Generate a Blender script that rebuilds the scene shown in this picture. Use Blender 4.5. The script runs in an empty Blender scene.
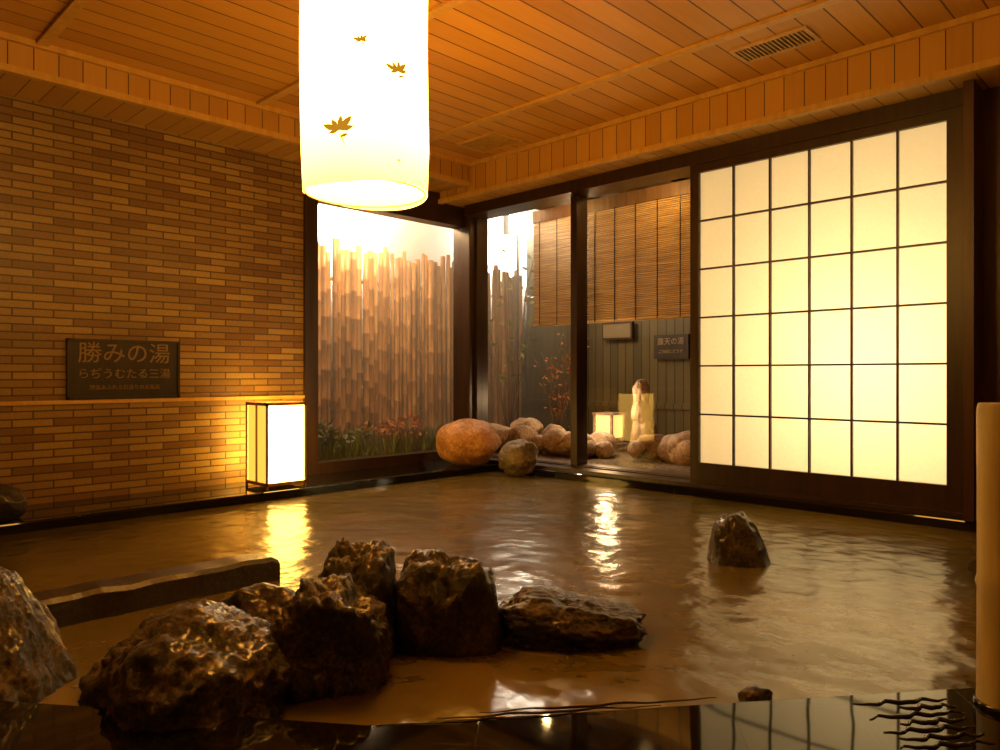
import bpy, math, random
from mathutils import Vector, noise, Matrix
random.seed(7)
scene = bpy.context.scene
scene.view_settings.view_transform = 'Standard'

# ------------------------------------------------------------ node helpers
def new_mat(name):
    m = bpy.data.materials.new(name); m.use_nodes = True
    nt = m.node_tree
    b = nt.nodes['Principled BSDF']
    return m, nt, b
def math_n(nt, op, a, b=None):
    n = nt.nodes.new('ShaderNodeMath'); n.operation = op
    for i, x in enumerate((a, b)):
        if x is None: continue
        if isinstance(x, (int, float)): n.inputs[i].default_value = x
        else: nt.links.new(x, n.inputs[i])
    return n.outputs[0]
def mix_c(nt, f, a, b, mode='MIX'):
    n = nt.nodes.new('ShaderNodeMix'); n.data_type = 'RGBA'; n.blend_type = mode
    for i, x in ((0, f), (6, a), (7, b)):
        if isinstance(x, (int, float)): n.inputs[i].default_value = x
        elif isinstance(x, tuple): n.inputs[i].default_value = (*x, 1)
        else: nt.links.new(x, n.inputs[i])
    return n.outputs[2]
def bump(nt, bsdf, h, s, d=0.01):
    n = nt.nodes.new('ShaderNodeBump'); n.inputs['Strength'].default_value = s
    n.inputs['Distance'].default_value = d
    nt.links.new(h, n.inputs['Height']); nt.links.new(n.outputs[0], bsdf.inputs['Normal'])
def ramp(nt, f, stops):
    n = nt.nodes.new('ShaderNodeValToRGB')
    el = n.color_ramp.elements
    while len(el) < len(stops): el.new(0.5)
    for e, (p, c) in zip(el, stops):
        e.position = p; e.color = (*c, 1)
    nt.links.new(f, n.inputs[0]); return n.outputs[0]
def noise_n(nt, vec, scale, detail=4, rough=0.55):
    n = nt.nodes.new('ShaderNodeTexNoise')
    n.inputs['Scale'].default_value = scale; n.inputs['Detail'].default_value = detail
    n.inputs['Roughness'].default_value = rough
    if vec is not None: nt.links.new(vec, n.inputs['Vector'])
    return n.outputs['Fac']
def coords(nt): return nt.nodes.new('ShaderNodeTexCoord').outputs['Object']
def mapped(nt, vec, sc):
    n = nt.nodes.new('ShaderNodeMapping'); n.inputs['Scale'].default_value = sc
    nt.links.new(vec, n.inputs['Vector']); return n.outputs[0]

def wood_mat(name, c1, c2, rough=0.45, stretch=(1, 1, 12), scale=6):
    m, nt, b = new_mat(name)
    f = noise_n(nt, mapped(nt, coords(nt), tuple(1.0/s*4 for s in stretch)), scale, 6)
    nt.links.new(ramp(nt, f, [(0.3, c1), (0.7, c2)]), b.inputs['Base Color'])
    b.inputs['Roughness'].default_value = rough
    bump(nt, b, f, 0.15)
    return m
def plank_mat(name, axis, width, c1, c2, rough=0.4, gap=0.07):
    m, nt, b = new_mat(name)
    co = coords(nt)
    s = nt.nodes.new('ShaderNodeSeparateXYZ'); nt.links.new(co, s.inputs[0])
    v = math_n(nt, 'DIVIDE', s.outputs[axis], width)
    fr = math_n(nt, 'FRACT', v); fl = math_n(nt, 'FLOOR', v)
    wn = nt.nodes.new('ShaderNodeTexWhiteNoise'); wn.noise_dimensions = '1D'
    nt.links.new(fl, wn.inputs['W'])
    sc = [1.0, 1.0, 1.0]; sc[axis] = 14
    g = noise_n(nt, mapped(nt, co, tuple(sc)), 3, 5)
    t = math_n(nt, 'ADD', math_n(nt, 'MULTIPLY', wn.outputs['Value'], 0.6), math_n(nt, 'MULTIPLY', g, 0.5))
    col = ramp(nt, t, [(0.15, c1), (0.9, c2)])
    gp = math_n(nt, 'LESS_THAN', fr, gap)
    col = mix_c(nt, gp, col, tuple(x*0.15 for x in c1))
    nt.links.new(col, b.inputs['Base Color'])
    b.inputs['Roughness'].default_value = rough
    bump(nt, b, math_n(nt, 'SUBTRACT', 1.0, gp), 0.5)
    return m
def brick_mat(name, axis):
    m, nt, b = new_mat(name)
    s = nt.nodes.new('ShaderNodeSeparateXYZ'); co = coords(nt); nt.links.new(co, s.inputs[0])
    cb = nt.nodes.new('ShaderNodeCombineXYZ')
    nt.links.new(s.outputs[axis], cb.inputs[0]); nt.links.new(s.outputs[2], cb.inputs[1])
    br = nt.nodes.new('ShaderNodeTexBrick'); nt.links.new(cb.outputs[0], br.inputs['Vector'])
    br.inputs['Scale'].default_value = 1
    br.inputs['Brick Width'].default_value = 0.23; br.inputs['Row Height'].default_value = 0.050
    br.inputs['Mortar Size'].default_value = 0.005; br.inputs['Mortar Smooth'].default_value = 0.1
    br.inputs['Color1'].default_value = (0.19, 0.09, 0.018, 1)
    br.inputs['Color2'].default_value = (0.40, 0.26, 0.055, 1)
    br.inputs['Mortar'].default_value = (0.08, 0.042, 0.01, 1)
    br.offset = 0.5
    f = noise_n(nt, co, 60, 3)
    f2 = noise_n(nt, co, 1.3, 2)
    c = mix_c(nt, 0.35, br.outputs['Color'], ramp(nt, f, [(0.3, (0.4, 0.4, 0.4)), (0.7, (1, 1, 1))]), 'MULTIPLY')
    c = mix_c(nt, 0.5, c, ramp(nt, f2, [(0.35, (0.6, 0.52, 0.45)), (0.65, (1, 1, 1))]), 'MULTIPLY')
    nt.links.new(c, b.inputs['Base Color'])
    b.inputs['Roughness'].default_value = 0.42
    bump(nt, b, math_n(nt, 'SUBTRACT', 1.0, br.outputs['Fac']), 0.7, 0.008)
    return m
def plain(name, c, rough=0.5, metal=0.0, emis=None, es=0):
    m, nt, b = new_mat(name)
    f = noise_n(nt, coords(nt), 25, 3)
    nt.links.new(mix_c(nt, f, tuple(x*0.8 for x in c), tuple(min(1, x*1.15) for x in c)), b.inputs['Base Color'])
    b.inputs['Roughness'].default_value = rough; b.inputs['Metallic'].default_value = metal
    if emis:
        b.inputs['Emission Color'].default_value = (*emis, 1); b.inputs['Emission Strength'].default_value = es
    return m
def rock_mat(name, dark, mid, light, rough=0.28, bs=0.8, scale=7, wet=0.0):
    m, nt, b = new_mat(name)
    co = coords(nt)
    f = noise_n(nt, co, scale, 8, 0.65); f2 = noise_n(nt, co, scale*8, 6, 0.75)
    t = math_n(nt, 'ADD', math_n(nt, 'MULTIPLY', f, 0.5), math_n(nt, 'MULTIPLY', f2, 0.5))
    nt.links.new(ramp(nt, t, [(0.40, dark), (0.5, mid), (0.62, light)]), b.inputs['Base Color'])
    nt.links.new(math_n(nt, 'ADD', math_n(nt, 'MULTIPLY', f2, 0.4), rough-0.15), b.inputs['Roughness'])
    b.inputs['Coat Weight'].default_value = wet; b.inputs['Coat Roughness'].default_value = 0.22
    bump(nt, b, t, bs, 0.03)
    return m
def glass_mat(name):
    m, nt, b = new_mat(name)
    nt.nodes.remove(b)
    tr = nt.nodes.new('ShaderNodeBsdfTransparent'); tr.inputs[0].default_value = (0.97, 0.95, 0.92, 1)
    gl = nt.nodes.new('ShaderNodeBsdfGlossy'); gl.inputs['Roughness'].default_value = 0.02
    mx = nt.nodes.new('ShaderNodeMixShader'); mx.inputs[0].default_value = 0.012
    nt.links.new(tr.outputs[0], mx.inputs[1]); nt.links.new(gl.outputs[0], mx.inputs[2])
    nt.links.new(mx.outputs[0], nt.nodes['Material Output'].inputs[0])
    return m
def paper_mat(name, col, trans=0.75, emit=None, es=0.0):
    m, nt, b = new_mat(name)
    nt.nodes.remove(b)
    f = noise_n(nt, coords(nt), 40, 6, 0.7)
    c = mix_c(nt, f, tuple(x*0.85 for x in col), col)
    d = nt.nodes.new('ShaderNodeBsdfDiffuse'); t = nt.nodes.new('ShaderNodeBsdfTranslucent')
    nt.links.new(c, d.inputs[0]); nt.links.new(c, t.inputs[0])
    mx = nt.nodes.new('ShaderNodeMixShader'); mx.inputs[0].default_value = trans
    nt.links.new(d.outputs[0], mx.inputs[1]); nt.links.new(t.outputs[0], mx.inputs[2])
    out = mx.outputs[0]
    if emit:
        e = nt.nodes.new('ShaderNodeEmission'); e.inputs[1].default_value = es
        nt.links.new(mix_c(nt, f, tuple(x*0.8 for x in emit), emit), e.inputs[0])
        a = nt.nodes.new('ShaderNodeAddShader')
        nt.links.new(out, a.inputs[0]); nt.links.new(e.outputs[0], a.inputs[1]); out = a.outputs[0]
    nt.links.new(out, nt.nodes['Material Output'].inputs[0])
    return m

# ------------------------------------------------------------ mesh builder
class MB:
    def __init__(self): self.v = []; self.f = []; self.mi = []; self.sm = []
    def add(self, vs, fs, mi=0, smooth=False):
        o = len(self.v); self.v += [tuple(x) for x in vs]
        for f in fs:
            self.f.append([i+o for i in f]); self.mi.append(mi); self.sm.append(smooth)
    def box(self, a, b, mi=0, M=None):
        x0, x1 = sorted((a[0], b[0])); y0, y1 = sorted((a[1], b[1])); z0, z1 = sorted((a[2], b[2]))
        vs = [(x, y, z) for z in (z0, z1) for y in (y0, y1) for x in (x0, x1)]
        if M: vs = [tuple(M @ Vector(p)) for p in vs]
        self.add(vs, [(0,2,3,1),(4,5,7,6),(0,1,5,4),(2,6,7,3),(0,4,6,2),(1,3,7,5)], mi)
    def tube(self, pts, rs, seg=10, mi=0, cap=True, smooth=True):
        pts = [Vector(p) for p in pts]; vs = []
        for i, p in enumerate(pts):
            d = (pts[min(i+1, len(pts)-1)]-pts[max(i-1, 0)]).normalized()
            a = d.cross(Vector((0.3, 1, 0.1)))
            if a.length < 1e-3: a = d.cross(Vector((1, 0, 0)))
            a.normalize(); b = d.cross(a)
            for k in range(seg):
                t = 2*math.pi*k/seg
                vs.append(p+(a*math.cos(t)+b*math.sin(t))*rs[i])
        fs = []
        for i in range(len(pts)-1):
            for k in range(seg):
                k2 = (k+1) % seg
                fs.append((i*seg+k, i*seg+k2, (i+1)*seg+k2, (i+1)*seg+k))
        self.add(vs, fs, mi, smooth)
        if cap:
            o = len(self.v)-len(vs)
            for c in ([o+k for k in range(seg)][::-1], [o+(len(pts)-1)*seg+k for k in range(seg)]):
                self.f.append(c); self.mi.append(mi); self.sm.append(False)
    def prism(self, poly, z0, z1, mi=0):
        n = len(poly)
        vs = [(x, y, z0) for x, y in poly]+[(x, y, z1) for x, y in poly]
        fs = [list(range(n))[::-1], [n+i for i in range(n)]]
        fs += [(i, (i+1) % n, n+(i+1) % n, n+i) for i in range(n)]
        self.add(vs, fs, mi)
    def text(self, s, size, org, ax, ay, mi, extr=0.004):
        try:
            cu = bpy.data.curves.new('t', 'FONT'); cu.body = s; cu.size = size
            cu.align_x = 'CENTER'; cu.align_y = 'CENTER'; cu.extrude = extr; cu.resolution_u = 3
            ob = bpy.data.objects.new('t', cu); scene.collection.objects.link(ob)
            dg = bpy.context.evaluated_depsgraph_get()
            me = ob.evaluated_get(dg).to_mesh()
            ax = Vector(ax); ay = Vector(ay); az = ax.cross(ay); org = Vector(org)
            vs = [org+ax*v.co.x+ay*v.co.y+az*v.co.z for v in me.vertices]
            self.add(vs, [list(p.vertices) for p in me.polygons], mi)
            bpy.data.objects.remove(ob)
        except Exception as e:
            print('text fail', e)
    def build(self, name, mats, bevel=0):
        me = bpy.data.meshes.new(name); me.from_pydata(self.v, [], self.f)
        for m in mats: me.materials.append(m)
        me.polygons.foreach_set('material_index', self.mi)
        me.polygons.foreach_set('use_smooth', self.sm)
        me.update()
        ob = bpy.data.objects.new(name, me); scene.collection.objects.link(ob)
        if bevel:
            md = ob.modifiers.new('b', 'BEVEL'); md.width = bevel; md.segments = 2; md.limit_method = 'ANGLE'
        return ob

def rock_geo(mb, c, size, seed, rot=0.0, facets=9, rough=0.10, sub=5, mi=0, flat=0.82, p=2.0, taper=0.0, shear=(0, 0), planes=(), fine=0.22):
    import bmesh
    rnd = random.Random(seed)
    bm = bmesh.new(); bmesh.ops.create_icosphere(bm, subdivisions=sub, radius=1)
    pl = [(Vector(q).normalized(), d) for q, d in planes]
    for i in range(facets):
        q = Vector((rnd.gauss(0, 1), rnd.gauss(0, 1), rnd.gauss(0, 0.8))).normalized()
        k = 1.0/((abs(q.x)**p+abs(q.y)**p+abs(q.z)**p)**(1/p))
        pl.append((q, rnd.uniform(flat-0.12, flat+0.1)*k))
    off = Vector((seed*3.1, seed*1.7, seed*0.9))
    R = Matrix.Rotation(rot, 3, 'Z'); vs = []
    for v in bm.verts:
        n = v.co.normalized()
        r = 1.0/((abs(n.x)**p+abs(n.y)**p+abs(n.z)**p)**(1/p))
        for q, d in pl:
            k = n.dot(q)
            if k > 0.05:
                w = d/k
                if w < r: r = w*0.96+r*0.04
        r *= 1+rough*noise.fractal(n*1.7+off, 1.0, 2.0, 5)*1.3
        r += rough*fine*noise.fractal(n*9+off, 0.7, 2.1, 5)
        t = 1-taper*n.z*r
        q = Vector((n.x*r*size[0]*t+shear[0]*n.z*r*size[2], n.y*r*size[1]*t+shear[1]*n.z*r*size[2], n.z*r*size[2]))
        vs.append(R @ q+Vector(c))
    mb.add(vs, [[x.index for x in f.verts] for f in bm.faces], mi, True)
    bm.free()
def rock(name, c, size, seed, mat, **kw):
    mb = MB(); rock_geo(mb, (0, 0, 0), size, seed, **kw)
    ob = mb.build(name, [mat]); ob.location = c; return ob

# ------------------------------------------------------------ materials
M_dark = wood_mat('dark_stained_wood', (0.016, 0.007, 0.003), (0.04, 0.017, 0.006), 0.35)
M_ceil = plank_mat('ceiling_planks', 0, 0.155, (0.46, 0.225, 0.035), (0.64, 0.34, 0.055), 0.4, 0.06)
M_corn = plank_mat('cornice_planks_x', 0, 0.13, (0.46, 0.235, 0.04), (0.60, 0.335, 0.065), 0.4, 0.05)
M_corny = plank_mat('cornice_planks_y', 1, 0.13, (0.42, 0.215, 0.038), (0.55, 0.305, 0.06), 0.4, 0.05)
M_trim = wood_mat('light_trim_wood', (0.50, 0.29, 0.06), (0.64, 0.39, 0.09), 0.4)
M_bl = brick_mat('mosaic_brick_y', 1); M_bb = brick_mat('mosaic_brick_x', 0)
M_glass = glass_mat('window_glass')
M_rock = rock_mat('wet_brown_rock', (0.004, 0.003, 0.0015), (0.020, 0.013, 0.006), (0.12, 0.075, 0.032), 0.28, 1.0, 8, 0.5)
M_rockb = rock_mat('wet_speckled_rock', (0.007, 0.005, 0.0025), (0.036, 0.024, 0.011), (0.20, 0.13, 0.06), 0.28, 1.0, 9, 0.5)
M_rock2 = rock_mat('orange_garden_rock', (0.26, 0.11, 0.03), (0.48, 0.23, 0.07), (0.66, 0.38, 0.14), 0.4, 0.5, 5)
M_rock3 = rock_mat('pale_garden_rock', (0.22, 0.14, 0.09), (0.42, 0.30, 0.21), (0.62, 0.50, 0.38), 0.6, 0.5, 5)
M_rock4 = rock_mat('grey_rock', (0.07, 0.06, 0.04), (0.15, 0.12, 0.07), (0.26, 0.21, 0.13), 0.35, 0.5, 5)

def granite():
    m, nt, b = new_mat('black_polished_granite_tile')
    co = coords(nt)
    s = noise_n(nt, co, 180, 2)
    mp = nt.nodes.new('ShaderNodeMapping'); mp.inputs['Rotation'].default_value = (0, 0, math.radians(-38))
    nt.links.new(co, mp.inputs[0])
    br = nt.nodes.new('ShaderNodeTexBrick'); br.offset = 0
    br.inputs['Scale'].default_value = 1; br.inputs['Brick Width'].default_value = 0.3
    br.inputs['Row Height'].default_value = 0.3; br.inputs['Mortar Size'].default_value = 0.003
    nt.links.new(mp.outputs[0], br.inputs['Vector'])
    c = ramp(nt, s, [(0.45, (0.004, 0.003, 0.002)), (0.75, (0.015, 0.012, 0.008))])
    c = mix_c(nt, br.outputs['Fac'], c, (0.002, 0.002, 0.002))
    nt.links.new(c, b.inputs['Base Color'])
    b.inputs['Roughness'].default_value = 0.04
    b.inputs['IOR'].default_value = 1.45
    w = noise_n(nt, co, 3.5, 1)
    bump(nt, b, math_n(nt, 'SUBTRACT', w, math_n(nt, 'MULTIPLY', br.outputs['Fac'], 0.15)), 0.12, 0.01)
    return m
M_gran = granite()
def water():
    m, nt, b = new_mat('murky_hot_spring_water')
    co = coords(nt)
    f = noise_n(nt, co, 0.8, 3)
    nt.links.new(ramp(nt, f, [(0.35, (0.055, 0.041, 0.007)), (0.65, (0.135, 0.098, 0.020))]), b.inputs['Base Color'])
    b.inputs['Roughness'].default_value = 0.22; b.inputs['IOR'].default_value = 1.38
    h = math_n(nt, 'ADD', noise_n(nt, co, 3.2, 2), math_n(nt, 'MULTIPLY', noise_n(nt, co, 9, 2), 0.25))
    bump(nt, b, h, 0.42, 0.05)
    return m
M_water = water()

H = 0.88; CZ = 2.82
# ------------------------------------------------------------ shell
mb = MB(); mb.box((-0.15, -6.2, -0.5), (0, -1.85, CZ)); mb.box((-0.15, -1.85, 2.42), (0, 0, CZ)); mb.box((-0.15, -1.85, -0.5), (0, 0, 0.1))
mb.build('wall_left', [M_bl])
mb = MB(); mb.box((0, 0, 2.47), (6.8, 0.15, CZ)); mb.box((0, 0, -0.5), (6.8, 0.15, 0.1)); mb.box((4.30, 0, 0.1), (6.8, 0.15, 2.47))
mb.build('wall_back', [M_bb])
mb = MB(); mb.box((6.8, -6.2, -0.5), (6.95, 0.15, CZ)); mb.build('wall_right', [M_bl])
mb = MB(); mb.box((-0.15, -6.35, -0.5), (6.95, -6.2, CZ)); mb.build('wall_front', [M_bb])
mb = MB(); mb.box((-0.15, -6.35, CZ), (6.95, 0.15, CZ+0.1)); mb.build('ceiling', [M_ceil])
mb = MB(); mb.prism([(3.968, -4.039), (2.44, -5.18), (1.0, -6.2), (6.8, -6.2), (6.8, 0), (5.766, 0), (5.766, -1.718)], -0.5, 0.06)
mb.build('floor', [M_gran], 0.008)
mb = MB(); mb.box((0, -0.42, 2.53), (6.8, 0, CZ)); mb.box((0, -0.445, 2.515), (6.8, -0.40, 2.555), 1); mb.box((0, -0.45, CZ-0.035), (6.8, -0.42, CZ), 1)
mb.build('trim_1', [M_corn, M_trim])
mb = MB(); mb.box((0, -6.2, 2.62), (0.45, -0.45, CZ)); mb.box((0.43, -6.2, 2.605), (0.475, -0.45, 2.645), 1); mb.box((0.45, -6.2, CZ-0.035), (0.48, -0.45, CZ), 1)
mb.build('trim_2', [M_corny, M_trim])
mb = MB()
for v in (-1.14, -2.5, -3.86, -5.22): mb.box((0.48, v-0.03, CZ-0.018), (6.8, v+0.03, CZ))
mb.build('trim_3', [M_trim])
mb = MB(); mb.box((0, -6.2, 0.69), (0.022, -1.87, 0.715)); mb.build('trim_4', [M_trim])
mb = MB(); mb.box((0, -6.2, -0.5), (0.62, -0.25, 0.06)); mb.build('pool_edge_left', [M_gran], 0.01)
mb = MB(); mb.box((0, -0.25, -0.5), (5.76, 0, 0.06)); mb.build('pool_edge_back', [M_gran], 0.01)
mb = MB(); mb.prism([(0.62, -0.25), (0.62, -6.2), (1.0, -6.2), (2.44, -5.18), (3.968, -4.039), (5.766, -1.718), (5.766, -0.25)], -0.06, 0.0)
mb.build('hot_spring_water', [M_water])

# ------------------------------------------------------------ windows
def frame_x(mb, u0, u1, z0, z1, v0, v1, t):
    mb.box((u0, v0, z0), (u0+t, v1, z1)); mb.box((u1-t, v0, z0), (u1, v1, z1))
    mb.box((u0, v0, z0), (u1, v1, z0+t)); mb.box((u0, v0, z1-t), (u1, v1, z1))
mb = MB()
mb.box((-0.12, -1.87, 0.06), (0.03, -1.75, 2.5)); mb.box((-0.12, -1.75, 0.06), (0.03, -0.1, 0.15)); mb.box((-0.12, -1.75, 2.34), (0.03, -0.1, 2.62))
mb.box((-0.07, -1.75, 0.15), (-0.06, -0.1, 2.36), 1)
mb.build('window_1', [M_dark, M_glass])
mb = MB(); mb.box((-0.14, -0.10, 0.06), (0.10, 0.14, 2.53)); mb.build('corner_post', [M_dark], 0.006)  # wooden corner post, runs into both walls
for i, (a, b_) in enumerate(((0.10, 1.35), (1.35, 2.57), (2.57, 4.30))):
    mb = MB(); frame_x(mb, a, b_, 0.06, 2.47, -0.03, 0.12, 0.034)
    mb.box((a+0.034, 0.03, 0.09), (b_-0.034, 0.04, 2.44), 1)
    mb.build('window_%d' % (i+2), [M_dark, M_glass])
mb = MB(); mb.box((0.1, -0.17, 2.43), (4.34, -0.03, 2.53)); mb.build('trim_5', [M_dark])
mb = MB(); mb.box((0.1, -0.19, 0.06), (4.34, -0.03, 0.085)); mb.build('trim_6', [M_dark])

# shoji door
M_shoji = paper_mat('shoji_paper', (0.97, 0.93, 0.80), 0.8, (1, 0.68, 0.30), 0.2)  # paper emits a little itself, added to the light from behind
mb = MB()
u0, u1, z0, z1 = 2.625, 4.235, 0.235, 2.37; va, vb = -0.15, -0.11
mb.box((u0-0.07, va, 0.085), (u0, vb, 2.43)); mb.box((u1, va-0.01, 0.085), (u1+0.085, vb, 2.43))
mb.box((u0, va, 0.085), (u1, vb, z0)); mb.box((u0, va, z1), (u1, vb, 2.43))
for k in range(1, 6):
    x = u0+(u1-u0)*k/6; mb.box((x-0.006, va+0.004, z0), (x+0.006, vb-0.012, z1))
    z = z0+(z1-z0)*k/6; mb.box((u0, va+0.005, z-0.006), (u1, vb-0.012, z+0.006))
mb.box((u0, vb-0.012, z0), (u1, vb-0.009, z1), 1)
mb.build('shoji_sliding_door', [M_dark, M_shoji])
mb = MB(); mb.box((4.345, -0.27, 0.06), (4.395, 0, 2.53)); mb.box((4.50, -0.06, 0.06), (4.57, 0, 2.53)); mb.box((4.395, -0.05, 0.06), (4.50, 0, 2.53))
mb.build('door_jamb', [wood_mat('reddish_wood', (0.03, 0.012, 0.005), (0.07, 0.028, 0.010), 0.35)])
mb = MB(); mb.box((2.60, 0.15, 0.08), (2.68, 2.17, 2.55)); mb.build('light_baffle', [M_dark])  # unseen baffle added to keep corridor lights out of the window reflections

# vents
M_vent = plain('vent_metal', (0.55, 0.36, 0.14), 0.4); M_blk = plain('vent_dark', (0.01, 0.008, 0.006), 0.6)
def vent(name, cu_, cv, w, d, mat, n):
    mb = MB(); z = CZ
    for a, b_ in (((cu_-w/2, cv-d/2), (cu_+w/2, cv-d/2+0.02)), ((cu_-w/2, cv+d/2-0.02), (cu_+w/2, cv+d/2)),
                  ((cu_-w/2, cv-d/2+0.02), (cu_-w/2+0.025, cv+d/2-0.02)), ((cu_+w/2-0.025, cv-d/2+0.02), (cu_+w/2, cv+d/2-0.02))):
        mb.box((*a, z-0.015), (*b_, z))
    mb.box((cu_-w/2+0.02, cv-d/2+0.015, z-0.004), (cu_+w/2-0.02, cv+d/2-0.015, z-0.001), 1)
    for i in range(n):
        x = cu_-w/2+0.03+(w-0.06)*(i+0.5)/n
        mb.box((x-0.004, cv-d/2+0.02, z-0.014), (x+0.004, cv+d/2-0.02, z-0.004))
    mb.build(name, [mat, M_blk])
vent('ceiling_vent', 3.51, -0.84, 0.46, 0.22, M_vent, 16)
vent('ceiling_vent.001', 1.03, -0.74, 0.46, 0.32, M_trim, 14)

# ------------------------------------------------------------ wall sign
M_sign = wood_mat('carved_sign_wood', (0.010, 0.006, 0.003), (0.03, 0.017, 0.008), 0.4)
M_gold = plain('sign_letters', (0.24, 0.15, 0.04), 0.45)
mb = MB()
mb.box((0.0, -3.61, 0.72), (0.025, -2.885, 1.12)); 
for a, b_ in (((0.025, -3.61, 0.72), (0.036, -2.885, 0.735)), ((0.025, -3.61, 1.105), (0.036, -2.885, 1.12)),
              ((0.025, -3.61, 0.72), (0.036, -3.595, 1.12)), ((0.025, -2.90, 0.72), (0.036, -2.885, 1.12))):
    mb.box(a, b_)
mb.text('勝みの湯', 0.15, (0.026, -3.25, 1.02), (0, 1, 0), (0, 0, 1), 1)
mb.text('らぢうむたる三湯', 0.075, (0.026, -3.25, 0.885), (0, 1, 0), (0, 0, 1), 1)
mb.text('野趣あふれる岩造りのお風呂', 0.035, (0.026, -3.25, 0.795), (0, 1, 0), (0, 0, 1), 1)
mb.build('wall_sign', [M_sign, M_gold])

# ------------------------------------------------------------ floor lantern
M_lpap = plain('lantern_paper_lit', (0.9, 0.8, 0.5), 0.8, 0, (1, 0.54, 0.09), 18)
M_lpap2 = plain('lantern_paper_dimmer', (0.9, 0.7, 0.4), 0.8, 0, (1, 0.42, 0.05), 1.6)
M_lwood = wood_mat('lantern_wood', (0.25, 0.12, 0.04), (0.4, 0.2, 0.06), 0.4)
mb = MB(); cx, cy, w = 0.36, -2.31, 0.16; zb, zt = 0.06, 0.68
for sx in (-1, 1):
    for sy in (-1, 1):
        mb.box((cx+sx*(w-0.014), cy+sy*(w-0.014), zb), (cx+sx*w, cy+sy*w, zt))
for z in (zb+0.02, zt-0.022):
    for s in (-1, 1):
        mb.box((cx-w, cy+s*(w-0.012), z), (cx+w, cy+s*w, z+0.022)); mb.box((cx+s*(w-0.012), cy-w, z), (cx+s*w, cy+w, z+0.022))
q = w-0.012
mb.box((cx+q-0.003, cy-q, zb+0.04), (cx+q, cy+q, zt-0.02), 1); mb.box((cx-q, cy-q, zb+0.04), (cx-q+0.003, cy+q, zt-0.02), 1)
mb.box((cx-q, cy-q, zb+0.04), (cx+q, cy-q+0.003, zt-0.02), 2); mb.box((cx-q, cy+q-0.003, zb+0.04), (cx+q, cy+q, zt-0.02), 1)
mb.box((cx-0.008, cy-w, zb+0.04), (cx+0.008, cy-w+0.01, zt-0.02), 0)
mb.box((cx-q, cy-q, zb+0.02), (cx+q, cy+q, zb+0.03)); mb.box((cx-q, cy-q, zt-0.02), (cx+q, cy+q, zt-0.016), 1)
mb.build('floor_lantern', [M_lwood, M_lpap, M_lpap2])

# ------------------------------------------------------------ pendant lantern
def pendant(name, cu_, cv, zb, zt, r, decor, pm):
    mb = MB(); seg, st = 48, 12; vs = []
    for j in range(st+1):
        t = j/st
        for k in range(seg):
            a = 2*math.pi*k/seg
            rr = r*(1+0.010*math.sin(3*a+2*t)+0.008*math.sin(7*t+a))
            if j < 2: rr *= 0.975+0.0125*j
            if j > st-2: rr *= 0.985
            z = zb+(zt-zb)*t+(0.008*math.sin(2*a+1) if j == 0 else 0)
            vs.append((cu_+rr*math.cos(a), cv+rr*math.sin(a), z))
    fs = [(j*seg+k, j*seg+(k+1) % seg, (j+1)*seg+(k+1) % seg, (j+1)*seg+k) for j in range(st) for k in range(seg)]
    mb.add(vs, fs, 0, True)
    for z in (zb+0.006, zt-0.004):
        pts = [(cu_+r*0.95*math.cos(2*math.pi*k/40), cv+r*0.95*math.sin(2*math.pi*k/40), z) for k in range(41)]
        mb.tube(pts, [0.003]*41, 6, 1)
    mb.tube([(cu_-r*0.96, cv, zt), (cu_+r*0.96, cv, zt)], [0.004]*2, 6, 1)
    mb.tube([(cu_, cv-r*0.96, zt), (cu_, cv+r*0.96, zt)], [0.004]*2, 6, 1)
    mb.tube([(cu_, cv, zt-0.1), (cu_, cv, zt+0.02)], [0.025, 0.02], 12, 2)
    mb.tube([(cu_, cv, zt), (cu_, cv, CZ)], [0.005]*2, 8, 2)
    mb.tube([(cu_, cv, CZ-0.03), (cu_, cv, CZ)], [0.05, 0.055], 20, 2)
    def leafm(a0, z0, ang, L, W):
        ca, sa = math.cos(ang), math.sin(ang)
        prof = [(0, 0), (0.25, 0.3), (0.55, 0.5), (0.8, 0.32), (1, 0), (0.8, -0.32), (0.55, -0.5), (0.25, -0.3)]
        P = []
        for x, y in prof:
            dx = (x*L)*ca-(y*W)*sa; dz = (x*L)*sa+(y*W)*ca
            a = a0+dx/r; P.append((cu_+(r*1.03)*math.cos(a), cv+(r*1.03)*math.sin(a), z0+dz))
        mb.add(P, [tuple(range(8))], 3)
    for (a0, z0, s) in decor:
        a0 = math.radians(a0)
        for an, l, w_ in ((15, .8, .3), (48, 1, .36), (82, .8, .3), (125, .75, .3), (158, 1.0, .34), (190, .6, .22)):
            leafm(a0, z0, math.radians(an), s*l, s*w_)
        leafm(a0, z0, math.radians(292), s*0.9, s*0.07)
        leafm(a0+0.02*s/r, z0-0.35*s, math.radians(20), s*0.5, s*0.2)
    return mb.build(name, [pm, M_wire, M_cord, M_leafd])
def pend_mat(name, st, zb):
    m, nt, b = new_mat(name)
    co = coords(nt); f = noise_n(nt, co, 3, 3)
    b.inputs['Base Color'].default_value = (0.85, 0.7, 0.4, 1)
    nt.links.new(mix_c(nt, f, (1, 0.43, 0.06), (1, 0.51, 0.095)), b.inputs['Emission Color'])
    s = nt.nodes.new('ShaderNodeSeparateXYZ'); nt.links.new(co, s.inputs[0])
    mr = nt.nodes.new('ShaderNodeMapRange'); mr.inputs[1].default_value = zb; mr.inputs[2].default_value = zb+0.25
    mr.inputs[3].default_value = st*0.28; mr.inputs[4].default_value = st
    nt.links.new(s.outputs[2], mr.inputs[0]); nt.links.new(mr.outputs[0], b.inputs['Emission Strength'])
    return m
M_wire = plain('wire', (0.5, 0.35, 0.15), 0.4); M_cord = plain('cord', (0.03, 0.02, 0.015), 0.5)
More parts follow.
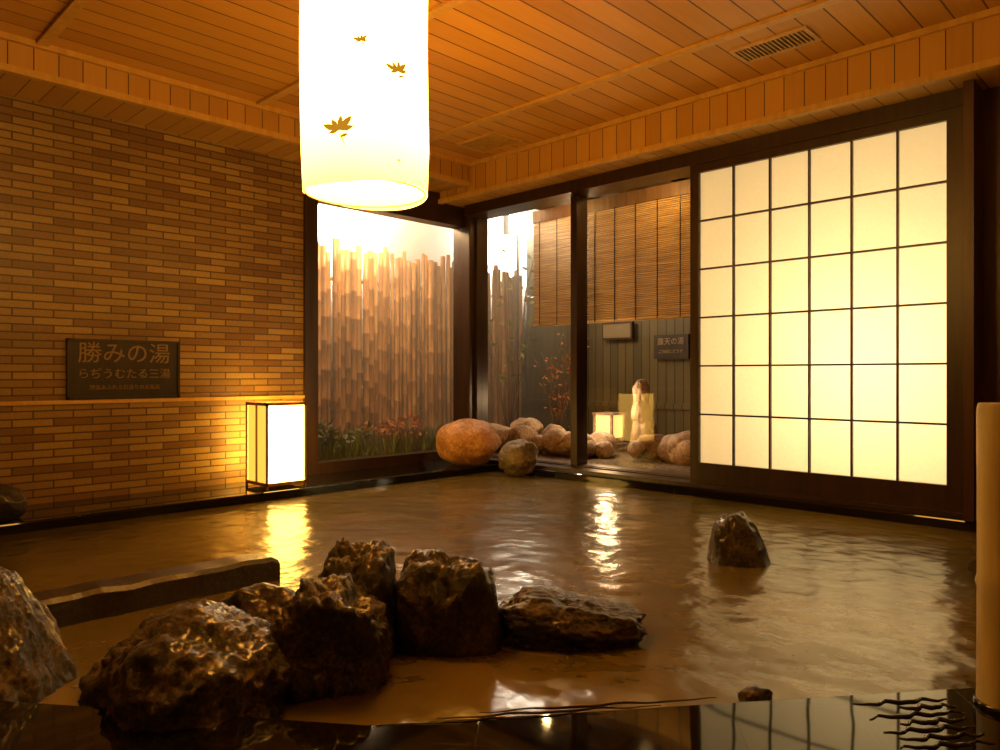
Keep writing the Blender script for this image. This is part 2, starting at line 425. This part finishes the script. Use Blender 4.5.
M_leafd = plain('pressed_leaf', (0.30, 0.14, 0.02), 0.8, 0, (0.70, 0.32, 0.02), 0.7)  # emission put into the leaf so it looks brown-gold against the lantern
P0 = -34.8
pendant('hanging_lantern', 3.252, -3.543, 1.51, 2.42, 0.220,
        [(P0-22, 1.665, 0.062), (P0+27, 1.87, 0.046), (P0-4, 1.95, 0.028), (P0+28, 1.58, 0.010)], pend_mat('washi_lantern_glow', 18, 1.5))
pendant('fill_pendant', 6.0, -1.3, 1.7, 2.5, 0.2, [], pend_mat('fill_pendant_glow', 3, 1.7))  # unseen extra lantern, added to fill the room with warm light

# ------------------------------------------------------------ rocks in pool
CA = math.radians(44.6)
rock('boulder', (3.45, -4.225, 0.01), (0.28, 0.26, 0.25), 11, M_rockb, rot=CA, facets=7, rough=0.15, flat=0.95, sub=6, fine=0.3)
rock('boulder.001', (2.94, -4.57, 0.05), (0.155, 0.20, 0.28), 24, M_rockb, rot=CA, facets=8, rough=0.14, p=2.6, taper=0.42, shear=(-0.14, 0), flat=0.93, sub=6, fine=0.3)
rock('boulder.002', (3.40, -3.68, 0.05), (0.145, 0.15, 0.275), 6, M_rock, rot=CA, facets=9, rough=0.15, p=3.2, flat=0.92, taper=-0.05, sub=6, fine=0.3)
rock('boulder.003', (3.56, -3.89, 0.04), (0.155, 0.14, 0.235), 9, M_rockb, rot=CA, facets=8, rough=0.15, p=2.8, flat=0.94, taper=-0.12, planes=(((0.2, -0.2, 1), 0.95),), sub=6, fine=0.3)
rock('boulder.004', (3.56, -3.43, 0.03), (0.165, 0.15, 0.265), 31, M_rock, rot=CA, facets=6, p=4, flat=0.97, rough=0.11, sub=6, fine=0.3)
rock('boulder.005', (3.82, -3.13, 0.03), (0.25, 0.14, 0.12), 14, M_rock, rot=CA, facets=8, rough=0.14, p=2.7, flat=0.95, planes=(((0.5, 0, 1), 0.75),), sub=6, fine=0.3)
rock('boulder.006', (3.75, -1.77, 0.04), (0.130, 0.12, 0.185), 20, M_rock, rot=CA, facets=5, taper=0.25, p=2.6, flat=0.95, shear=(-0.10, 0))
rock('boulder.007', (2.99, -3.80, 0.0), (0.16, 0.14, 0.14), 27, M_rock, rot=CA)
rock('small_stone', (4.50, -3.15, 0.008), (0.05, 0.03, 0.03), 33, M_rock, rot=CA, sub=4)
rock('dark_stone', (0.45, -4.07, 0.15), (0.11, 0.14, 0.11), 41, M_rock, sub=4)
rock('orange_boulder', (0.44, -0.44, 0.26), (0.30, 0.26, 0.22), 43, M_rock2, rot=CA, facets=4, rough=0.05, flat=0.97)
rock('grey_boulder', (0.97, -0.32, 0.15), (0.18, 0.14, 0.16), 47, M_rock4, rot=CA, facets=6)
# stone curb
mb = MB(); n = 30
P = []
for i in range(n+1):
    y = -4.46+1.0*i/n; z = 0.10+0.008*noise.noise(Vector((y*9, 0, 0)))+(-0.02 if i in (0, n) else 0)
    a = 0.010*noise.noise(Vector((y*7, 3, 0))); P += [(2.34+a, y, -0.4), (2.34+a, y, z-0.012), (2.355+a, y, z), (2.495-a, y, z+0.004), (2.51-a, y, z-0.012), (2.51-a, y, -0.4)]
fs = [(i*6+k, i*6+k+1, (i+1)*6+k+1, (i+1)*6+k) for i in range(n) for k in range(5)]+[(5, 4, 3, 2, 1, 0), tuple(n*6+k for k in range(6))]
mb.add(P, fs)
mb.build('stone_bench_curb', [rock_mat('dark_wet_stone', (0.004, 0.003, 0.002), (0.014, 0.009, 0.004), (0.04, 0.025, 0.011), 0.3, 0.4, 8, 0.3)])

# ------------------------------------------------------------ bamboo post
M_bpost = wood_mat('pale_bamboo', (0.30, 0.25, 0.12), (0.44, 0.38, 0.20), 0.5)
mb = MB(); cu_, cv = 5.022, -2.878
zs = [0.06, 0.10, 0.35, 0.365, 0.38, 0.6, 0.795, 0.81]; rs = [0.07, 0.068, 0.067, 0.071, 0.067, 0.067, 0.068, 0.064]
mb.tube([(cu_, cv, z) for z in zs], rs, 32, 0, cap=False)
mb.tube([(cu_, cv, z) for z in (0.81, 0.60)], [0.064, 0.056], 32, 0)
mb.tube([(cu_, cv, z) for z in (0.061, 0.075)], [0.075, 0.072], 32, 1)
mb.build('bamboo_post', [M_bpost, M_gran])
M_rip, nt, b = new_mat('clear_water_film'); b.inputs['Base Color'].default_value = (0.03, 0.02, 0.01, 1); b.inputs['Roughness'].default_value = 0.05
f = noise_n(nt, coords(nt), 30, 2); bump(nt, b, f, 0.3)
mb = MB()
def rip(xc0, xc1, d, amp, r, ph):
    pts = []; rs = []
    for i in range(41):
        t = i/40; xc = xc0+(xc1-xc0)*t; dd = d+amp*math.sin(t*17+ph)+0.6*amp*math.sin(t*31+2*ph)+0.13*(xc-1.0)
        pts.append((5.41+.712*xc-.702*dd, -5.06+.702*xc+.712*dd, 0.0605)); rs.append(r*(0.35+0.65*math.sin(math.pi*t)))
    mb.tube(pts, rs, 8, 0)
for i in range(7): rip(0.88+0.02*i*(i % 2), 1.10+0.005*i, 1.64+0.036*i, 0.006, 0.0055, i*1.3)
for i in range(3): rip(-0.25+0.1*i, 0.25+0.15*i, 1.765+0.02*i+0.13, 0.004, 0.003, i*2.1)
mb.build('overflow_water_ripples', [M_rip])

# ------------------------------------------------------------ garden
M_soil, nt, b = new_mat('garden_gravel')
f = noise_n(nt, coords(nt), 30, 6); nt.links.new(ramp(nt, f, [(0.35, (0.05, 0.035, 0.02)), (0.65, (0.25, 0.18, 0.1))]), b.inputs['Base Color'])
b.inputs['Roughness'].default_value = 0.9; bump(nt, b, f, 0.8, 0.03)
mb = MB(); mb.box((-2.4, -3.5, -0.2), (-0.15, 5.0, 0.08)); mb.box((-0.15, 0.15, -0.2), (6.95, 5.0, 0.08)); mb.build('garden_ground', [M_soil])
M_bam, nt, b = new_mat('dry_bamboo')
co = coords(nt); f = noise_n(nt, mapped(nt, co, (18, 18, 1)), 1.2, 3)
nt.links.new(ramp(nt, f, [(0.3, (0.15, 0.055, 0.014)), (0.5, (0.36, 0.155, 0.04)), (0.72, (0.62, 0.34, 0.11))]), b.inputs['Base Color'])
b.inputs['Roughness'].default_value = 0.45
mb = MB(); y = -3.2
while y < 2.15:
    r = random.uniform(0.024, 0.040); x = -1.3+random.uniform(-0.02, 0.02)
    top = 2.26+random.uniform(-0.10, 0.07); lean = random.uniform(-0.015, 0.015)
    zs = [0.08]; rs = [r]; z = 0.08+random.uniform(0.1, 0.3)
    while z < top-0.05:
        zs += [z-0.012, z, z+0.012]; rs += [r*0.97, r*1.12, r*0.97]; z += random.uniform(0.24, 0.34)
    zs.append(top); rs.append(r*0.9)
    mb.tube([(x, y+lean*(q/2), q) for q in zs], rs, 8, 0)
    y += r*2+random.uniform(-0.006, 0.002)
for z in (0.5, 1.9): mb.tube([(-1.37, -3.2, z), (-1.37, 2.15, z)], [0.02]*2, 8, 0)
mb.build('bamboo_fence', [M_bam])
M_white = plain('backdrop_white', (0.8, 0.78, 0.72), 0.9)
mb = MB(); mb.box((-2.4, -3.5, 0.08), (-2.3, 5.0, 3.6)); mb.build('glow_backdrop', [M_white])  # white backdrop added to stand in for the glow above the fence
M_dfence = plank_mat('dark_fence_boards', 0, 0.11, (0.05, 0.036, 0.010), (0.10, 0.075, 0.022), 0.6, 0.1)
mb = MB(); mb.box((-1.25, 2.2, 0.08), (6.95, 2.3, 3.4)); mb.box((-1.25, 2.17, 1.85), (6.95, 2.2, 1.93)); mb.box((-1.25, 2.17, 0.5), (6.95, 2.2, 0.56))
mb.build('garden_board_fence', [M_dfence])
M_eave = wood_mat('eave_wood', (0.10, 0.05, 0.02), (0.2, 0.11, 0.045), 0.5)
mb = MB(); mb.box((0.35, 0.15, 2.62), (4.6, 0.95, 2.68))
for i in range(9): mb.box((0.4+i*0.5, 0.15, 2.56), (0.46+i*0.5, 0.95, 2.62))
mb.box((0.3, 0.60, 2.44), (2.6, 0.68, 2.56))
mb.build('eave_roof', [M_eave])
M_sud, nt, b = new_mat('reed_blind')
f = noise_n(nt, mapped(nt, coords(nt), (2, 2, 90)), 2, 3)
nt.links.new(ramp(nt, f, [(0.3, (0.34, 0.20, 0.06)), (0.7, (0.85, 0.60, 0.24))]), b.inputs['Base Color'])
for nm, a, b_ in (('reed_blind', 0.33, 0.99), ('reed_blind.001', 1.03, 2.5)):
    mb = MB(); z = 1.40
    while z < 2.43:
        mb.tube([(a+random.uniform(-.008, .008), 0.591, z), (b_+random.uniform(-.008, .008), 0.591, z+random.uniform(-.002, .002))], [0.0070]*2, 5, 0, smooth=False); z += 0.0165
    x = a+0.08
    while x < b_:
        mb.box((x, 0.578, 1.38), (x+0.006, 0.584, 2.44), 1); x += 0.23
    mb.tube([(a-0.01, 0.591, 1.385), (b_+0.01, 0.591, 1.385)], [0.012]*2, 8, 0)
    mb.build(nm, [M_sud, M_dark])
mb = MB(); mb.box((0.05, 2.12, 1.30), (0.48, 2.165, 1.50)); mb.box((0.07, 2.115, 1.32), (0.46, 2.12, 1.48), 1); mb.box((0.2, 2.16, 1.4), (0.3, 2.2, 1.45))
mb.build('garden_sign', [M_dark, plain('worn_panel', (0.16, 0.12, 0.06), 0.5)])
mb = MB(); mb.box((0.76, 2.14, 1.06), (1.20, 2.2, 1.33))
mb.text('露天の湯', 0.085, (0.98, 2.138, 1.25), (1, 0, 0), (0, 0, 1), 1)
mb.text('ご自由にどうぞ', 0.045, (0.98, 2.138, 1.14), (1, 0, 0), (0, 0, 1), 1)
mb.build('garden_sign.001', [M_sign, plain('pale_letters', (0.3, 0.22, 0.12), 0.5)])
mb = MB()
rock_geo(mb, (1.25, 1.2, 0.26), (0.13, 0.11, 0.22), 52, rot=0.7, facets=4, flat=0.95)
rock_geo(mb, (1.23, 1.2, 0.50), (0.10, 0.095, 0.17), 53, rot=0.7, facets=4, flat=0.95)
rock_geo(mb, (1.22, 1.2, 0.70), (0.085, 0.08, 0.14), 54, rot=0.7, facets=4, flat=0.95)
mb.build('standing_stone', [M_rock3])
mb = MB(); rr = random.Random(3)
for i in range(34):
    t = i/33; x = -0.2+1.25*t+rr.uniform(-.12, .1); yv = 0.42+0.35*t+rr.uniform(-.15, .15)
    s = rr.uniform(0.10, 0.18); rock_geo(mb, (x, yv, 0.08+s*rr.uniform(.5, 1.3)), (s, s*0.85, s*0.8), 60+i, rot=rr.uniform(0, 3), sub=3, facets=5)
for i in range(22):
    x = 1.55+rr.uniform(-.2, .85); yv = 0.95+rr.uniform(-.3, .35)
    s = rr.uniform(0.1, 0.19); rock_geo(mb, (x, yv, 0.08+s*rr.uniform(.5, 1.0)), (s, s*0.85, s*0.8), 100+i, rot=rr.uniform(0, 3), sub=3, facets=5)
mb.build('garden_rocks', [M_rock3])
mb = MB(); cx, cy = 0.72, 1.35
mb.box((cx-0.16, cy-0.16, 0.08), (cx+0.16, cy+0.16, 0.16)); mb.box((cx-0.11, cy-0.11, 0.16), (cx+0.11, cy+0.11, 0.22))
mb.box((cx-0.10, cy-0.10, 0.22), (cx+0.10, cy+0.10, 0.46), 1)
for sx in (-1, 1):
    for sy in (-1, 1): mb.box((cx+sx*0.11-0.012, cy+sy*0.11-0.012, 0.22), (cx+sx*0.11+0.012, cy+sy*0.11+0.012, 0.46))
mb.box((cx-0.13, cy-0.13, 0.46), (cx+0.13, cy+0.13, 0.48))
mb.build('stone_garden_lantern', [M_rock3, plain('lit_pane', (0.9, 0.8, 0.5), 0.8, 0, (1, 0.62, 0.17), 1.2)])
mb = MB(); fx, fy, fz = -1.1, 1.87, 2.78
mb.tube([(fx, fy, 0.08), (fx, fy, fz-0.12)], [0.02, 0.02], 10, 0)
mb.box((fx-0.07, fy-0.2, fz-0.12), (fx+0.03, fy+0.2, fz+0.14), 0); mb.box((fx+0.03, fy-0.18, fz-0.10), (fx+0.036, fy+0.18, fz+0.12), 1)
mb.build('garden_floodlight_fixture', [M_dark, plain('floodlight_lens', (0.9, 0.9, 0.9), 0.3, 0, (1, 0.85, 0.62), 200)])
M_leaf = plain('green_leaf', (0.12, 0.15, 0.03), 0.5); M_leafr = plain('autumn_leaf', (0.45, 0.14, 0.03), 0.5); M_twig = plain('twig', (0.12, 0.07, 0.04), 0.7)
def shrub(name, base, hgt, spread, nst, nl, ls, mats, seed):
    rr = random.Random(seed); mb = MB(); B = Vector(base)
    for i in range(nst):
        d = Vector((rr.uniform(-1, 1)*spread, rr.uniform(-1, 1)*spread, hgt*rr.uniform(0.6, 1)))
        pts = [B+d*t+Vector((0, 0, 0.12*hgt*math.sin(t*3)))+Vector((rr.uniform(-1, 1), rr.uniform(-1, 1), 0))*0.03*t for t in (0, .25, .5, .75, 1)]
        mb.tube(pts, [0.008, 0.007, 0.005, 0.004, 0.002], 5, 0)
        for k in range(nl):
            t = rr.uniform(0.25, 1); j = min(3, int(t*4)); p = pts[j].lerp(pts[j+1], t*4-j)
            a = Vector((rr.gauss(0, 1), rr.gauss(0, 1), rr.gauss(0, .6))).normalized(); b2 = a.cross(Vector((rr.gauss(0, 1), rr.gauss(0, 1), rr.gauss(0, 1)))).normalized()
            L = ls*rr.uniform(0.6, 1.3); q = p+a*0.03
            mb.add([q, q+a*L*.4+b2*L*.2, q+a*L, q+a*L*.4-b2*L*.2], [(0, 1, 2, 3)], 1)
    return mb.build(name, [M_twig]+mats)
shrub('maple_shrub', (0.0, 1.35, 0.08), 1.3, 0.45, 10, 22, 0.055, [M_leafr], 5)
shrub('bamboo_shrub', (-0.6, 1.2, 0.08), 2.2, 0.45, 12, 8, 0.10, [M_leaf], 6)
mb = MB(); rr = random.Random(9)
for i in range(1500):
    x = rr.uniform(-1.2, -0.2); yv = rr.uniform(-2.2, 0.6); h = rr.uniform(0.08, 0.3); a = rr.uniform(0, 6.28)
    dx, dy = math.cos(a)*0.012, math.sin(a)*0.012; lx, ly = rr.uniform(-.08, .08), rr.uniform(-.08, .08)
    mb.add([(x-dx, yv-dy, 0.07), (x+dx, yv+dy, 0.07), (x+lx*.5+dx*.7, yv+ly*.5+dy*.7, 0.08+h*.6), (x+lx, yv+ly, 0.08+h)], [(0, 1, 2, 3)], 0)
mb.build('ground_cover_grass', [M_leaf])
for i, (x, yv, s) in enumerate(((-0.6, -1.1, 6), (-0.8, -0.3, 7), (-0.7, -1.6, 8))):
    shrub('fern_plant' if i == 0 else 'fern_plant.%03d' % i, (x, yv, 0.08), 0.35, 0.3, 12, 25, 0.08, [M_leaf if i != 1 else M_leafr], s)

# ------------------------------------------------------------ steam drifting in the garden
def steam(name, a, b_, dens, col):
    m = bpy.data.materials.new(name); m.use_nodes = True; nt = m.node_tree
    nt.nodes.remove(nt.nodes['Principled BSDF'])
    v = nt.nodes.new('ShaderNodeVolumeScatter'); v.inputs['Density'].default_value = dens
    v.inputs['Color'].default_value = (*col, 1); v.inputs['Anisotropy'].default_value = 0.3
    nt.links.new(v.outputs[0], nt.nodes['Material Output'].inputs['Volume'])
    mb = MB(); mb.box(a, b_); mb.build(name, [m])
steam('garden_steam', (-2.2, -3.3, 0.1), (-0.16, 2.1, 3.3), 0.26, (1, 0.93, 0.8))

# ------------------------------------------------------------ lights
def area(name, loc, target, size, power, col):
    l = bpy.data.lights.new(name, 'AREA'); l.size = size; l.energy = power; l.color = col
    o = bpy.data.objects.new(name, l); o.location = loc
    o.rotation_euler = (Vector(target)-Vector(loc)).to_track_quat('-Z', 'Y').to_euler(); scene.collection.objects.link(o)
def point(name, loc, power, col, r=0.08):
    l = bpy.data.lights.new(name, 'POINT'); l.energy = power; l.color = col; l.shadow_soft_size = r
    o = bpy.data.objects.new(name, l); o.location = loc; scene.collection.objects.link(o)
WARM = (1, 0.43, 0.06)
area('backdrop_washer', (-1.75, -0.4, 2.6), (-2.3, -0.4, 2.9), 0.6, 190, (1, 0.9, 0.74))  # added to overexpose the white backdrop into a glow
area('backdrop_washer.001', (-1.75, 2.7, 2.6), (-2.3, 2.7, 2.9), 0.6, 130, (1, 0.88, 0.7))  # same added wash for the backdrop seen through the next window
point('garden_floodlight', (-0.8, -0.6, 2.7), 230, (1, 0.66, 0.34), 0.12)
point('garden_floodlight.001', (0.2, 1.4, 1.9), 22, (1, 0.75, 0.45), 0.1)
point('garden_lamp', (1.0, 0.9, 0.6), 14, (1, 0.68, 0.36), 0.05)
point('blind_fill', (0.8, 0.24, 2.50), 9, (1, 0.60, 0.20), 0.03)  # hidden fill added above the window to brighten the reed blind
point('blind_fill.001', (1.9, 0.24, 2.50), 9, (1, 0.60, 0.20), 0.03)  # second added fill for the blind, no fixture
area('corridor_light', (3.85, 1.0, 0.9), (3.7, 0, 1.2), 0.4, 52, (1, 0.78, 0.46))
point('corridor_light.001', (3.4, 1.1, 1.6), 18, (1, 0.72, 0.38), 0.15)
point('room_fill', (4.2, -5.4, 2.3), 9, WARM, 0.2)  # unseen warm fill added for general room brightness
point('room_fill.001', (2.2, -2.2, 1.9), 28, WARM, 0.3)  # warm fill without a fixture, added to lift walls and ceiling

w = bpy.data.worlds.new('World'); scene.world = w; w.use_nodes = True
w.node_tree.nodes['Background'].inputs[0].default_value = (0.02, 0.012, 0.008, 1)
w.node_tree.nodes['Background'].inputs[1].default_value = 0.5

# ------------------------------------------------------------ camera
cd = bpy.data.cameras.new('Camera'); cd.sensor_width = 36; cd.lens = 26.64; cd.clip_start = 0.05
cam = bpy.data.objects.new('Camera', cd); scene.collection.objects.link(cam)
cam.location = (5.41, -5.06, H); cam.rotation_euler = (math.radians(90), 0, math.radians(44.59))
scene.camera = cam
